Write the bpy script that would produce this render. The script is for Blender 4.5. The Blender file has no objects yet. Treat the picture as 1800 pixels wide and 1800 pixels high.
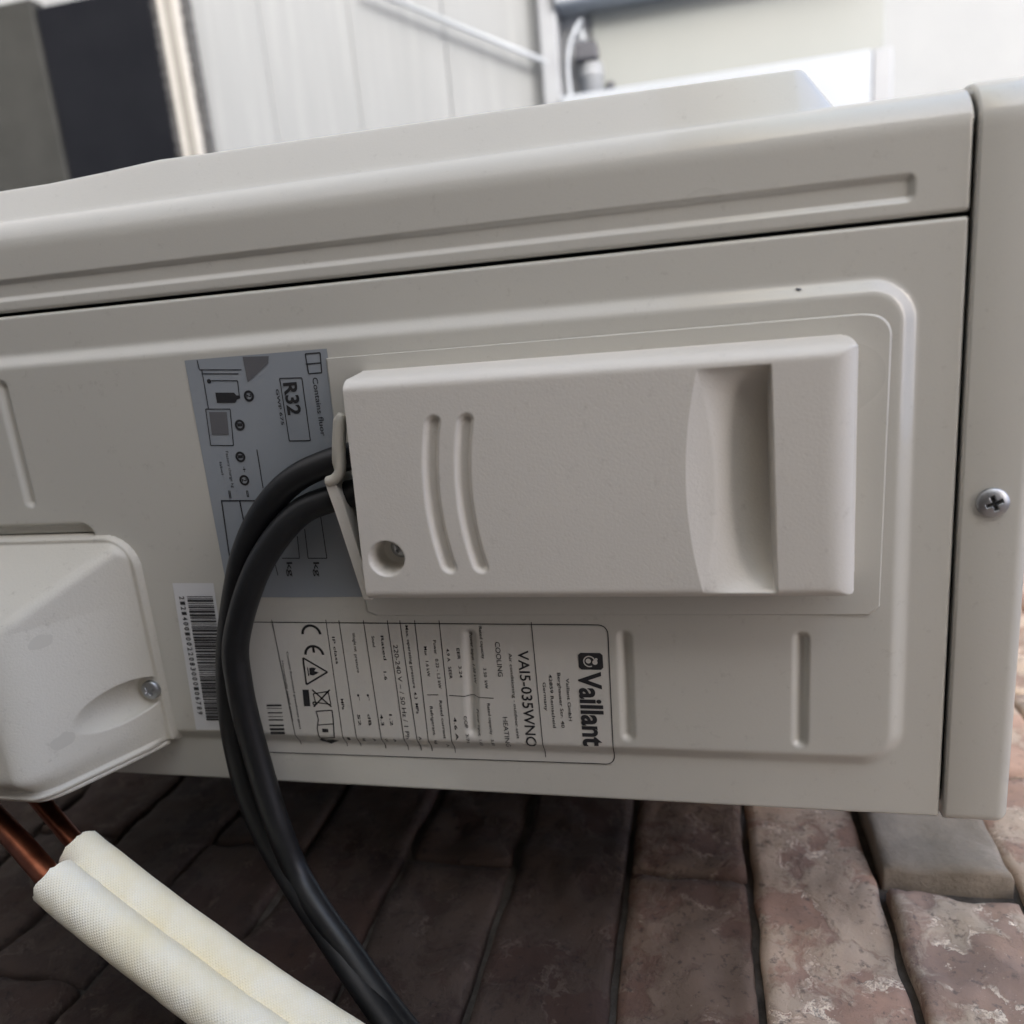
import bpy, math, random
import numpy as np
from mathutils import Matrix, Vector, noise

# ------------------------------------------------------------------ camera, sky, sun, exposure
S = bpy.context.scene
COL = S.collection
cam_d = bpy.data.cameras.new("camera"); cam = bpy.data.objects.new("camera", cam_d); COL.objects.link(cam)
cam.matrix_world = Matrix(((-0.215793, -0.261065, 0.940892, 0.312375), (0.088505, -0.964859, -0.247416, 0.017201), (0.972420, 0.029883, 0.231315, -0.092279), (0, 0, 0, 1)))
cam_d.sensor_width = 36; cam_d.lens = 28.000
cam_d.clip_start = 0.01; cam_d.clip_end = 200
cam_d.dof.use_dof = True; cam_d.dof.focus_distance = 0.335; cam_d.dof.aperture_fstop = 6.5
S.camera = cam
SUN_DIR = Vector((0.70, -0.30, 0.62)).normalized()          # towards the sun
w = bpy.data.worlds.new("World"); S.world = w; w.use_nodes = True
wn = w.node_tree.nodes; wl = w.node_tree.links
sky = wn.new("ShaderNodeTexSky"); sky.sky_type = 'NISHITA'; sky.sun_disc = False
sky.sun_elevation = math.asin(SUN_DIR.z); sky.sun_rotation = math.atan2(SUN_DIR.x, SUN_DIR.y)
sky.air_density = 1.0; sky.dust_density = 4.0; sky.ozone_density = 1.0
wl.new(sky.outputs[0], wn["Background"].inputs[0]); wn["Background"].inputs[1].default_value = 0.15
sd = bpy.data.lights.new("sun", 'SUN'); sun = bpy.data.objects.new("sun", sd); COL.objects.link(sun)
sd.energy = 0.55; sd.angle = math.radians(6); sd.color = (1.0, 0.985, 0.965)
sun.rotation_euler = SUN_DIR.to_track_quat('Z', 'Y').to_euler(); sun.location = (1.5, -0.5, 4)
S.view_settings.view_transform = 'Standard'; S.view_settings.look = 'None'; S.view_settings.gamma = 1
S.view_settings.exposure = 1.86

# ------------------------------------------------------------------ helpers
rng = random.Random(7)
ORIG = {}
def thing(name, label, cat, origin, group=None):
    o = bpy.data.objects.new(name, None); COL.objects.link(o); o.location = origin; o.empty_display_size = 0.05
    o['label'] = label; o['category'] = cat
    if group: o['group'] = group
    ORIG[o] = Vector(origin); return o
def tag(o, label, cat, group=None):
    o['label'] = label; o['category'] = cat
    if group: o['group'] = group
    return o
def mk(name, verts, faces, mat, parent=None, origin=None, smooth=True):
    """link one mesh object; vertices are given in scene coordinates"""
    if parent is not None: og = ORIG[parent]
    else: og = Vector(origin if origin is not None else (0, 0, 0))
    v = np.asarray(verts, dtype=np.float64) - np.array(og)
    me = bpy.data.meshes.new(name); me.from_pydata(v.tolist(), [], faces if isinstance(faces, list) else faces.tolist())
    me.update()
    if smooth: me.polygons.foreach_set('use_smooth', np.ones(len(me.polygons), dtype=bool))
    if mat: me.materials.append(mat)
    o = bpy.data.objects.new(name, me); COL.objects.link(o)
    ORIG[o] = og
    if parent is not None: o.parent = parent
    else: o.location = og
    return o
def grid_faces(n, m, flip=False):
    i = np.arange(n - 1)[:, None]; j = np.arange(m - 1)[None, :]
    a = (i * m + j).ravel(); f = np.stack([a, a + 1, a + m + 1, a + m], 1)
    return f[:, ::-1] if flip else f
class MB:
    def __init__(s): s.v = []; s.f = []
    def add(s, v, f):
        b = len(s.v); s.v += [tuple(map(float, p)) for p in v]; s.f += [[int(i) + b for i in q] for q in f]
    def box(s, a, b, bev=0.0):
        (x0, y0, z0), (x1, y1, z1) = a, b
        if bev <= 0:
            v = [(x, y, z) for x in (x0, x1) for y in (y0, y1) for z in (z0, z1)]
            s.add(v, [(0, 1, 3, 2), (4, 6, 7, 5), (0, 4, 5, 1), (2, 3, 7, 6), (0, 2, 6, 4), (1, 5, 7, 3)]); return
        t = bev; P = {}
        v = []; f = []
        for x, sx in ((x0, 1), (x1, -1)):
            for y, sy in ((y0, 1), (y1, -1)):
                for z, sz in ((z0, 1), (z1, -1)):
                    k = (sx, sy, sz); i = len(v)
                    v += [(x, y + t * sy, z + t * sz), (x + t * sx, y, z + t * sz), (x + t * sx, y + t * sy, z)]
                    P[k] = (i, i + 1, i + 2)
        q = lambda k, a: P[k][a]
        for sx in (1, -1):
            f.append([q((sx, a, b), 0) for a, b in ((1, 1), (1, -1), (-1, -1), (-1, 1))])
            f.append([q((a, sx, b), 1) for a, b in ((1, 1), (1, -1), (-1, -1), (-1, 1))])
            f.append([q((a, b, sx), 2) for a, b in ((1, 1), (1, -1), (-1, -1), (-1, 1))])
            for sy in (1, -1):
                f.append([q((sx, sy, 1), 0), q((sx, sy, -1), 0), q((sx, sy, -1), 1), q((sx, sy, 1), 1)])
                f.append([q((sx, 1, sy), 0), q((sx, -1, sy), 0), q((sx, -1, sy), 2), q((sx, 1, sy), 2)])
                f.append([q((1, sx, sy), 1), q((-1, sx, sy), 1), q((-1, sx, sy), 2), q((1, sx, sy), 2)])
                for sz in (1, -1): f.append(list(P[(sx, sy, sz)]))
        s.add(v, f)
    def build(s, name, mat, parent=None, origin=None, smooth=False):
        o = mk(name, s.v, s.f, mat, parent, origin, smooth)
        import bmesh
        bm = bmesh.new(); bm.from_mesh(o.data); bmesh.ops.recalc_face_normals(bm, faces=bm.faces); bm.to_mesh(o.data); bm.free()
        return o
def smooth_path(pts, n=16):
    pts = [np.array(p, float) for p in pts]; out = []
    P = [2 * pts[0] - pts[1]] + pts + [2 * pts[-1] - pts[-2]]
    for i in range(1, len(P) - 2):
        for k in range(n):
            t = k / n; a, b, c, d = P[i - 1:i + 3]
            out.append(.5 * ((2 * b) + (c - a) * t + (2 * a - 5 * b + 4 * c - d) * t * t + (3 * b - a - 3 * c + d) * t ** 3))
    out.append(pts[-1]); return np.array(out)
def tube(path, r, k=20, cap=True, inner=None, wob=None):
    """verts, faces of a round tube along a path; inner = bore radius for an open hollow end"""
    path = np.asarray(path); n = len(path); T = np.gradient(path, axis=0); T /= np.linalg.norm(T, axis=1)[:, None]
    u = np.cross(T[0], (0.3, 0.5, 0.8)); u /= np.linalg.norm(u); V = []; F = []
    a = np.linspace(0, 2 * math.pi, k, endpoint=False)
    us = []
    for i in range(n):
        u = u - T[i] * u.dot(T[i]); u /= np.linalg.norm(u); us.append(u.copy()); w_ = np.cross(T[i], u)
        rr = r if np.isscalar(r) else r[i]
        rad = rr * (np.ones(k) if wob is None else wob(i / (n - 1), a))
        V += [path[i] + rad[j] * (math.cos(a[j]) * u + math.sin(a[j]) * w_) for j in range(k)]
    for i in range(n - 1):
        for j in range(k):
            F.append([i * k + j, i * k + (j + 1) % k, (i + 1) * k + (j + 1) % k, (i + 1) * k + j])
    if inner is not None:
        for i, e in ((0, 0), (n - 1, 1)):
            w_ = np.cross(T[i], us[i]); o_ = len(V); V += [V[i * k + j] for j in range(k)]; b = len(V); ring = [path[i] + inner * (math.cos(x) * us[i] + math.sin(x) * w_) for x in a]
            V += ring; d = T[i] * (0.03 if e == 0 else -0.03); V += [p + d for p in ring]
            for j in range(k):
                q = (j + 1) % k
                A = [o_ + j, o_ + q, b + q, b + j]; B = [b + j, b + q, b + k + q, b + k + j]
                F.append(A[::-1] if e == 0 else A); F.append(B[::-1] if e == 0 else B)
    elif cap:
        F.append(list(range(k))[::-1]); F.append([(n - 1) * k + j for j in range(k)])
    return V, F
ss = lambda a, b, x: (lambda t: t * t * (3 - 2 * t))(np.clip((x - a) / (b - a), 0, 1))

# ------------------------------------------------------------------ materials
def new_mat(name, col, rough=0.5, metal=0.0, spec=0.5, build=None):
    m = bpy.data.materials.new(name); m.use_nodes = True; nt = m.node_tree; b = nt.nodes["Principled BSDF"]
    b.inputs["Base Color"].default_value = (*col, 1); b.inputs["Roughness"].default_value = rough
    b.inputs["Metallic"].default_value = metal; b.inputs["Specular IOR Level"].default_value = spec
    if build: build(nt, b)
    return m
def N(nt, t, **kw):
    n = nt.nodes.new(t)
    for k, v in kw.items():
        if hasattr(n, k): setattr(n, k, v)
        else: n.inputs[k.replace('_', ' ')].default_value = v
    return n
def coords(nt, scale=(1, 1, 1), kind="Object"):
    tc = N(nt, "ShaderNodeTexCoord"); mp = N(nt, "ShaderNodeMapping"); mp.inputs["Scale"].default_value = scale
    nt.links.new(tc.outputs[kind], mp.inputs[0]); return mp.outputs[0]
def noise_n(nt, vec, sc, det=4, rough=.55):
    n = N(nt, "ShaderNodeTexNoise"); n.inputs["Scale"].default_value = sc; n.inputs["Detail"].default_value = det
    n.inputs["Roughness"].default_value = rough; nt.links.new(vec, n.inputs["Vector"]); return n.outputs["Fac"]
def ramp(nt, fac, stops):
    r = N(nt, "ShaderNodeValToRGB"); e = r.color_ramp.elements
    while len(e) < len(stops): e.new(0.5)
    for k, (p, c) in zip(e, stops): k.position = p; k.color = (*c, 1) if len(c) == 3 else c
    nt.links.new(fac, r.inputs[0]); return r.outputs[0]
def bump(nt, b, h, strength, dist):
    n = N(nt, "ShaderNodeBump"); n.inputs["Strength"].default_value = strength; n.inputs["Distance"].default_value = dist
    nt.links.new(h, n.inputs["Height"]); nt.links.new(n.outputs[0], b.inputs["Normal"]); return n
def mixc(nt, fac, a, b_, mode='MIX'):
    m = N(nt, "ShaderNodeMix"); m.data_type = 'RGBA'; m.blend_type = mode
    for s, v in ((m.inputs[0], fac), (m.inputs[6], a), (m.inputs[7], b_)):
        if hasattr(v, 'links') or hasattr(v, 'is_linked'): nt.links.new(v, s)
        else: s.default_value = v if not isinstance(v, tuple) else ((*v, 1) if len(v) == 3 else v)
    return m.outputs[2]
def painted(col, var=0.06, rough=0.30, peel=0.12, dirt=0.5, coat=0.0):
    def f(nt, b):
        v = coords(nt)
        c = ramp(nt, noise_n(nt, v, 7, 2, .5), [(0.0, tuple(x * (1 - var * 1.3) for x in col)), (1.0, tuple(min(1, x * (1 + var * 1.3)) for x in col))])
        d = ramp(nt, noise_n(nt, v, 160, 9, .8), [(0.58, (1, 1, 1)), (1.0, (1 - .9 * dirt, 1 - .95 * dirt, 1 - dirt))])
        nt.links.new(mixc(nt, 1.0, c, d, 'MULTIPLY'), b.inputs["Base Color"])
        rr = ramp(nt, noise_n(nt, v, 10, 2, .5), [(0.0, (rough - .05,) * 3), (1.0, (rough + .12,) * 3)])
        nt.links.new(rr, b.inputs["Roughness"])
        b.inputs["Coat Weight"].default_value = coat; b.inputs["Coat Roughness"].default_value = .06
        bump(nt, b, noise_n(nt, v, 900, 2), peel, 0.0004)
    return f
M = {}
CREAM = (0.552, 0.535, 0.474)
M['cabinet'] = new_mat('painted_steel', CREAM, build=painted(CREAM, .05, .27, .10, .6, .6))
PLC = (0.675, 0.642, 0.575)
M['plastic'] = new_mat('cover_plastic', PLC, build=painted(PLC, .05, .42, .2, .6))
VAL = (0.545, 0.515, 0.44)
M['valve'] = new_mat('valve_cover_plastic', VAL, build=painted(VAL, .05, .40, .35, .9))
M['dark'] = new_mat('dark_inside', (0.012, 0.012, 0.012), .8)
M['steel'] = new_mat('zinc_screw', (0.42, 0.43, 0.44), .40, 1.0)
M['print'] = new_mat('black_print', (0.022, 0.022, 0.024), .5)
M['print_soft'] = new_mat('grey_print', (0.085, 0.085, 0.09), .5)
M['greyprint'] = new_mat('mid_grey_print', (0.12, 0.12, 0.125), .5)
M['label_grey'] = new_mat('grey_label_film', (0.285, 0.31, 0.33), build=painted((0.285, 0.31, 0.33), .04, .35, .05, .3))
M['plate'] = new_mat('rating_plate_film', (0.575, 0.555, 0.50), build=painted((0.575, 0.555, 0.50), .03, .35, .05, .3))
M['sticker'] = new_mat('white_sticker', (0.66, 0.66, 0.66), build=painted((0.66, 0.66, 0.66), .03, .45, .05, .3))
def cable_f(nt, b):
    v = coords(nt); c = ramp(nt, noise_n(nt, v, 60, 6, .7), [(0.35, (0.0045, 0.0048, 0.0054)), (0.7, (0.010, 0.0105, 0.0112))])
    nt.links.new(c, b.inputs["Base Color"]); bump(nt, b, noise_n(nt, v, 700, 3), .2, .0003)
M['cable'] = new_mat('black_rubber', (0.015,) * 3, .42, build=cable_f)
def foam_f(nt, b):
    tc = N(nt, "ShaderNodeTexCoord"); mp = N(nt, "ShaderNodeMapping"); nt.links.new(tc.outputs["UV"], mp.inputs[0])
    mp.inputs["Rotation"].default_value = (0, 0, math.radians(45)); mp.inputs["Scale"].default_value = (54, 54, 54)
    ws = []
    for ax in ('X', 'Y'):
        wv = N(nt, "ShaderNodeTexWave"); wv.bands_direction = ax; wv.inputs["Scale"].default_value = 0.31; wv.inputs["Distortion"].default_value = .3
        nt.links.new(mp.outputs[0], wv.inputs[0]); ws.append(wv.outputs["Fac"])
    ad = N(nt, "ShaderNodeMath", operation='MULTIPLY'); nt.links.new(ws[0], ad.inputs[0]); nt.links.new(ws[1], ad.inputs[1])
    v = coords(nt)
    ad2 = N(nt, "ShaderNodeMath", operation='MULTIPLY_ADD'); ad2.inputs[1].default_value = .55
    nt.links.new(ad.outputs[0], ad2.inputs[0]); nt.links.new(noise_n(nt, v, 90, 5, .6), ad2.inputs[2])
    bump(nt, b, ad2.outputs[0], .5, .0008)
    c = ramp(nt, noise_n(nt, v, 26, 6, .65), [(0.3, (0.93, 0.84, 0.60)), (0.5, (0.96, 0.905, 0.74)), (0.7, (0.96, 0.94, 0.85))])
    c2 = ramp(nt, ad.outputs[0], [(0.0, (0.95, 0.93, 0.87)), (0.5, (1, 1, 1))])
    nt.links.new(mixc(nt, .8, c, c2, 'MULTIPLY'), b.inputs["Base Color"])
M['foam'] = new_mat('embossed_foam', (0.8, 0.75, 0.6), .75, build=foam_f)
def copper_f(nt, b):
    v = coords(nt); c = ramp(nt, noise_n(nt, v, 60, 6), [(0.35, (0.25, 0.080, 0.042)), (0.7, (0.46, 0.17, 0.095))])
    nt.links.new(c, b.inputs["Base Color"])
M['copper'] = new_mat('copper', (0.6, 0.25, 0.15), .34, 1.0, build=copper_f)
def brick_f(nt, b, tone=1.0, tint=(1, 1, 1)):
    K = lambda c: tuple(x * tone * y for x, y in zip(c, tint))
    v = coords(nt); info = N(nt, "ShaderNodeObjectInfo")
    sh = N(nt, "ShaderNodeVectorMath", operation='ADD'); nt.links.new(v, sh.inputs[0])
    cm = N(nt, "ShaderNodeCombineXYZ"); mu = N(nt, "ShaderNodeMath", operation='MULTIPLY'); mu.inputs[1].default_value = 37.0
    nt.links.new(info.outputs["Random"], mu.inputs[0]); nt.links.new(mu.outputs[0], cm.inputs[0]); nt.links.new(cm.outputs[0], sh.inputs[1])
    v2 = sh.outputs[0]
    base = ramp(nt, info.outputs["Random"], [(0.0, K((0.125, 0.085, 0.070))), (0.35, K((0.155, 0.098, 0.080))), (0.7, K((0.14, 0.106, 0.090))), (1.0, K((0.18, 0.112, 0.088)))])
    n1 = noise_n(nt, v2, 16, 8, .62)
    c = mixc(nt, ramp(nt, n1, [(0.38, (0, 0, 0)), (0.62, (1, 1, 1))]), mixc(nt, .55, base, K((0.05, 0.04, 0.042))), base)
    dn = N(nt, "ShaderNodeTexNoise"); dn.inputs["Scale"].default_value = 22; dn.inputs["Detail"].default_value = 5; nt.links.new(v2, dn.inputs["Vector"])
    ds = N(nt, "ShaderNodeVectorMath", operation='MULTIPLY_ADD'); ds.inputs[1].default_value = (.05, .05, .05)
    nt.links.new(dn.outputs["Color"], ds.inputs[0]); nt.links.new(v2, ds.inputs[2])
    n2 = noise_n(nt, ds.outputs[0], 26, 10, .68)                       # smeared mortar film, torn edges
    film_ = ramp(nt, n2, [(0.46, (0, 0, 0)), (0.53, (.55, .55, .55)), (0.64, (.42, .42, .42))])
    c = mixc(nt, film_, c, K((0.20, 0.17, 0.145)))
    edge = ramp(nt, n2, [(0.452, (0, 0, 0)), (0.472, (.8, .8, .8)), (0.495, (0, 0, 0))])
    ek = N(nt, "ShaderNodeMath", operation='MULTIPLY'); nt.links.new(edge, ek.inputs[0]); nt.links.new(ramp(nt, noise_n(nt, v2, 45, 4), [(0.5, (0, 0, 0)), (0.6, (1, 1, 1))]), ek.inputs[1])
    c = mixc(nt, ek.outputs[0], c, K((0.34, 0.30, 0.27)))
    n3 = noise_n(nt, v2, 150, 7, .75)
    c = mixc(nt, ramp(nt, n3, [(0.63, (0, 0, 0)), (0.70, (.9, .9, .9))]), c, K((0.34, 0.30, 0.27)))
    c = mixc(nt, ramp(nt, noise_n(nt, v2, 210, 7, .7), [(0.34, (.8, .8, .8)), (0.44, (0, 0, 0))]), c, K((0.05, 0.04, 0.038)))
    nt.links.new(c, b.inputs["Base Color"])
    hm = N(nt, "ShaderNodeMath", operation='MULTIPLY_ADD'); hm.inputs[1].default_value = .45
    nt.links.new(noise_n(nt, v2, 170, 9, .75), hm.inputs[0]); nt.links.new(ramp(nt, n2, [(0.44, (0, 0, 0)), (0.54, (.45, .45, .45)), (.8, (.6, .6, .6))]), hm.inputs[2])
    bump(nt, b, hm.outputs[0], .6, .0036)
M['brick'] = new_mat('rough_brick', (0.15, 0.09, 0.07), .8, spec=.35, build=brick_f)
M['brick_dark'] = new_mat('dark_brick', (0.03, 0.025, 0.025), .8, spec=.35, build=lambda nt, b: brick_f(nt, b, .30, (1.10, .94, .84)))
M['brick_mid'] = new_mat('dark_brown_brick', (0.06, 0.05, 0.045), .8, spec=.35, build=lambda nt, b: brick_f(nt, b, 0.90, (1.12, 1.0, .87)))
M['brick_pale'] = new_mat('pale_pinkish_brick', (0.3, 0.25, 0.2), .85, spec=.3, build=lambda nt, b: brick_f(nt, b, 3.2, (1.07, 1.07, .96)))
def gbrick_f(nt, b):
    v = coords(nt)
    c = ramp(nt, noise_n(nt, v, 40, 9, .7), [(0.3, (0.19, 0.16, 0.125)), (0.6, (0.27, 0.228, 0.18)), (0.78, (0.40, 0.34, 0.28))])
    nt.links.new(c, b.inputs["Base Color"]); bump(nt, b, noise_n(nt, v, 240, 8, .7), .6, .002)
M['grey_brick'] = new_mat('burnt_grey_brick', (0.2, 0.18, 0.16), .8, spec=.3, build=gbrick_f)
def mortar_f(nt, b):
    v = coords(nt); c = ramp(nt, noise_n(nt, v, 60, 8, .7), [(0.35, (0.065, 0.057, 0.050)), (0.7, (0.14, 0.124, 0.108))])
    nt.links.new(c, b.inputs["Base Color"]); bump(nt, b, noise_n(nt, v, 300, 8, .7), .8, .003)
M['mortar'] = new_mat('dark_mortar', (0.08,) * 3, .95, spec=.2, build=mortar_f)
def smear_f(nt, b):
    v = coords(nt); c = ramp(nt, noise_n(nt, v, 150, 8, .7), [(0.35, (0.26, 0.22, 0.19)), (0.7, (0.52, 0.47, 0.43))])
    nt.links.new(c, b.inputs["Base Color"]); bump(nt, b, noise_n(nt, v, 400, 8, .7), .8, .002)
M['smear'] = new_mat('pale_mortar', (0.6, 0.55, 0.5), .9, spec=.2, build=smear_f)
def board_f(nt, b):
    v = coords(nt, (5, 1.2, 26))
    n = noise_n(nt, v, 2.2, 6, .6)
    c = ramp(nt, n, [(0.25, (0.225, 0.245, 0.262)), (0.52, (0.240, 0.261, 0.280)), (0.78, (0.290, 0.312, 0.332))])
    nt.links.new(c, b.inputs["Base Color"]); bump(nt, b, n, .12, .003)
M['board'] = new_mat('limed_board', (0.72, 0.73, 0.74), .55, build=board_f)
def render_f(nt, b):
    v = coords(nt); c = ramp(nt, noise_n(nt, v, 5, 7, .6), [(0.3, (0.255, 0.275, 0.292)), (0.7, (0.285, 0.305, 0.322))])
    nt.links.new(c, b.inputs["Base Color"]); bump(nt, b, noise_n(nt, v, 220, 5), .25, .003)
M['render'] = new_mat('pale_render', (0.78, 0.78, 0.76), .9, build=render_f)
def rough_col(name, c0, c1, sc, rough=.85, bs=.4, bd=.004, spec=.4):
    def f(nt, b):
        v = coords(nt); nt.links.new(ramp(nt, noise_n(nt, v, sc, 8, .65), [(0.3, c0), (0.7, c1)]), b.inputs["Base Color"])
        bump(nt, b, noise_n(nt, v, sc * 6, 6, .65), bs, bd)
    return new_mat(name, c0, rough, spec=spec, build=f)
M['shade_wall'] = rough_col('shade_wall_render', (0.20, 0.165, 0.125), (0.25, 0.205, 0.16), 5)
M['ground'] = rough_col('concrete_paving', (0.30, 0.30, 0.295), (0.40, 0.40, 0.39), 4)
M['plinth'] = rough_col('grey_concrete', (0.016, 0.018, 0.0175), (0.028, 0.030, 0.0295), 9)
M['navy'] = rough_col('navy_board', (0.0035, 0.0045, 0.0075), (0.0060, 0.0072, 0.0105), 12, .75, .1, .001, .12)
M['felt'] = rough_col('grey_felt', (0.05, 0.052, 0.055), (0.16, 0.165, 0.17), 60, .95, .9, .01)
M['white'] = rough_col('white_lacquer', (0.30, 0.335, 0.375), (0.32, 0.355, 0.40), 6, .35, .05, .001)
M['warmwhite'] = rough_col('warm_white_edge', (0.36, 0.36, 0.345), (0.40, 0.40, 0.385), 20, .5, .1, .001)
M['coregrey'] = rough_col('board_core', (0.20, 0.20, 0.192), (0.23, 0.23, 0.22), 30, .8, .2, .001)
M['palegrey'] = rough_col('pale_grey_plastic', (0.24, 0.26, 0.29), (0.28, 0.305, 0.335), 20, .5, .1, .001)
M['slate'] = rough_col('slate_plastic', (0.05, 0.055, 0.07), (0.075, 0.08, 0.095), 20, .5, .1, .001)
M['backpanel'] = rough_col('pale_green_white_panel', (0.215, 0.238, 0.24), (0.235, 0.255, 0.257), 3, .5, .05, .001)

# ------------------------------------------------------------------ setting: ground
GZ = -1.62
mk('ground', [(-60, -60, GZ), (60, -60, GZ), (60, 60, GZ), (-60, 60, GZ)], [[0, 1, 2, 3]], M['ground'], smooth=False)['kind'] = 'structure'

# ------------------------------------------------------------------ brick wall behind the unit
WY = 0.320
wall = thing('brick_wall', 'rough dark red-brown brick wall behind the air conditioner', 'brick wall', (0, WY, GZ))
RH = 1.30
mb = MB(); mb.box((-0.86, WY + .0062, GZ), (1.45, WY + .22, RH))
mb.build('mortar', M['mortar'], wall)
PITCH = 0.0645; Z0 = -0.0085; BL = 0.22; JT = 0.0034
def brick_mesh(x0, x1, z0, z1, yf, seed, amp=0.0026, rnd=0.0035, nx=44, nz=16, depth=0.028):
    xs = np.concatenate([[x0], np.linspace(x0 + .0012, x1 - .0012, nx), [x1]]); zs = np.concatenate([[z0], np.linspace(z0 + .0012, z1 - .0012, nz), [z1]])
    V = []
    for x in xs:
        for z in zs:
            e = min(x - x0, x1 - x, z - z0, z1 - z)
            p = Vector((x * 38 + seed * 7.3, z * 38, seed * 3.1))
            d = noise.fractal(p, .9, 2.1, 5) * amp + noise.fractal(Vector((x * 9 + seed, z * 9, seed * 1.7)), 1, 2, 2) * amp * 1.2
            er = rnd * (1 + .8 * noise.noise(Vector((x * 60, z * 60, seed))))
            k = er - math.sqrt(max(0, er * er - max(0, er - e) ** 2)) if e < er else 0
            wx = noise.noise(Vector((z * 45, seed, 2.0))) * .0022 if (x - x0 < .004 or x1 - x < .004) else 0
            wz = noise.noise(Vector((x * 45, seed, 5.0))) * .0016 if (z - z0 < .003 or z1 - z < .003) else 0
            V.append((x + wx, yf - d + k, z + wz))
    n, m = len(xs), len(zs); F = grid_faces(n, m, flip=True).tolist()
    ring = [i * m for i in range(n)] + [(n - 1) * m + j for j in range(1, m)] + [i * m + m - 1 for i in range(n - 2, -1, -1)] + [j for j in range(m - 2, 0, -1)]
    b = len(V); V += [(V[i][0], yf + depth, V[i][2]) for i in ring]; L = len(ring)
    F += [[ring[i], ring[(i + 1) % L], b + (i + 1) % L, b + i][::-1] for i in range(L)]
    return V, F
rest = MB(); NB = 0
for k in range(-25, 20):
    z0 = Z0 + k * PITCH + JT / 2; z1 = z0 + PITCH - JT
    off = -0.0605 if (k % 2 == 0) else 0.0495
    for i in range(-10, 7):
        x0 = off + i * BL + JT / 2; x1 = x0 + BL - JT
        if x1 > 1.45 or x0 < -.90: continue
        fine = (-10 <= k <= 4) and x1 > -0.40 and x0 < 0.30
        if fine:
            seed = NB * 1.37 + 3; NB += 1; j = rng.uniform(-.0012, .0012); yf = WY + rng.uniform(-.0015, .002)
            mat = M['brick_dark'] if k <= -3 else M['brick_mid'] if k == -2 else M['brick_pale']; amp = .0030; rnd_ = .004  # brick tone steps by course: dark low down, pale higher up
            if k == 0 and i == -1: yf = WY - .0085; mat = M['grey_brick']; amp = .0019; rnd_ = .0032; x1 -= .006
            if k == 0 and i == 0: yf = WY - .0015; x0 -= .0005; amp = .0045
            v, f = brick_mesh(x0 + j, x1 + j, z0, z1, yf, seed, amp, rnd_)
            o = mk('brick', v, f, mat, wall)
            if k == 0 and i == -1: o['label'] = 'smooth grey-brown brick standing proud of the others'
        else:
            rest.box((x0, WY + rng.uniform(-.001, .002), z0), (x1, WY + .02, z1), .003)
o = rest.build('brick_courses', M['brick'], wall); o['kind'] = 'stuff'
mb = MB(); mb.box((0.80, -.95, GZ), (0.98, WY + .0065, 1.10), .006)  # unseen wall, added to keep sun and sky off the side panel
tag(mb.build('added_shade_wall', M['shade_wall'], None, (.9, 0, GZ)), 'unseen brown wall added to shade the side panel of the air conditioner', 'wall')


# ------------------------------------------------------------------ the air conditioner
AC = thing('air_conditioner', 'cream outdoor air conditioner unit with a terminal cover on its side panel', 'air conditioner', (-0.38, 0.10, -0.535))
mb = MB(); mb.box((-0.752, -0.030, -0.53), (-0.0075, 0.226, 0.010)); mb.build('inner_casing', M['dark'], AC)

# side panel: one pressed sheet
EMB = 0.0035
def rr_sdf(y, z, y0, y1, z0, z1, r):
    cy, cz = (y0 + y1) / 2, (z0 + z1) / 2; qy = np.abs(y - cy) - (y1 - y0) / 2 + r; qz = np.abs(z - cz) - (z1 - z0) / 2 + r
    return np.hypot(np.maximum(qy, 0), np.maximum(qz, 0)) + np.minimum(np.maximum(qy, qz), 0) - r
def seg_d(y, z, ya, za, yb, zb):
    dy, dz = yb - ya, zb - za; t = np.clip(((y - ya) * dy + (z - za) * dz) / (dy * dy + dz * dz), 0, 1)
    return np.hypot(y - ya - t * dy, z - za - t * dz)
def groove(h, d, half, depth, soft=.0016):
    return h - depth * (1 - ss(half - soft, half + soft, d))
PGROOVES = [(.0318, -.4033, .0860, -.4033), (.1540, -.1250, .1995, -.1258), (.1540, -.0553, .1995, -.0557), (.1535, -.1922, .2000, -.1955)]
def hp(y, z):
    y = np.asarray(y, float); z = np.asarray(z, float)
    h = EMB * ss(0.0, 0.0072, -rr_sdf(y, z, .0172, .2118, -.515, -.0155, .017))
    for g in PGROOVES: h = groove(h, seg_d(y, z, *g), .0019, .0022)
    h = groove(h, rr_sdf(y, z, .0985, .150, -.60, -.3725, .006), .0002, .0045, .0014)
    for d in (y - .0007, .2345 - y, -.0010 - z):
        r = .0017; e = np.clip(d, 0, r); h = h - (r - np.sqrt(np.maximum(0, r * r - (r - e) ** 2)))
    return h
ys = np.unique(np.concatenate([np.linspace(.0007, .0036, 8), np.arange(.0036, .2322, .0008), np.linspace(.2322, .2345, 7)]))
zs = np.unique(np.concatenate([np.arange(-.50, -.004, .0008), np.linspace(-.004, -.0010, 8)]))
Y, Z = np.meshgrid(ys, zs, indexing='ij'); X = hp(Y, Z)
mk('side_panel', np.stack([X, Y, Z], -1).reshape(-1, 3), grid_faces(*X.shape), M['cabinet'], AC)
mb = MB(); mb.box((-.75, .2285, -.50), (-.0025, .2342, -.0022)); mb.build('rear_panel', M['cabinet'], AC)

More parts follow.
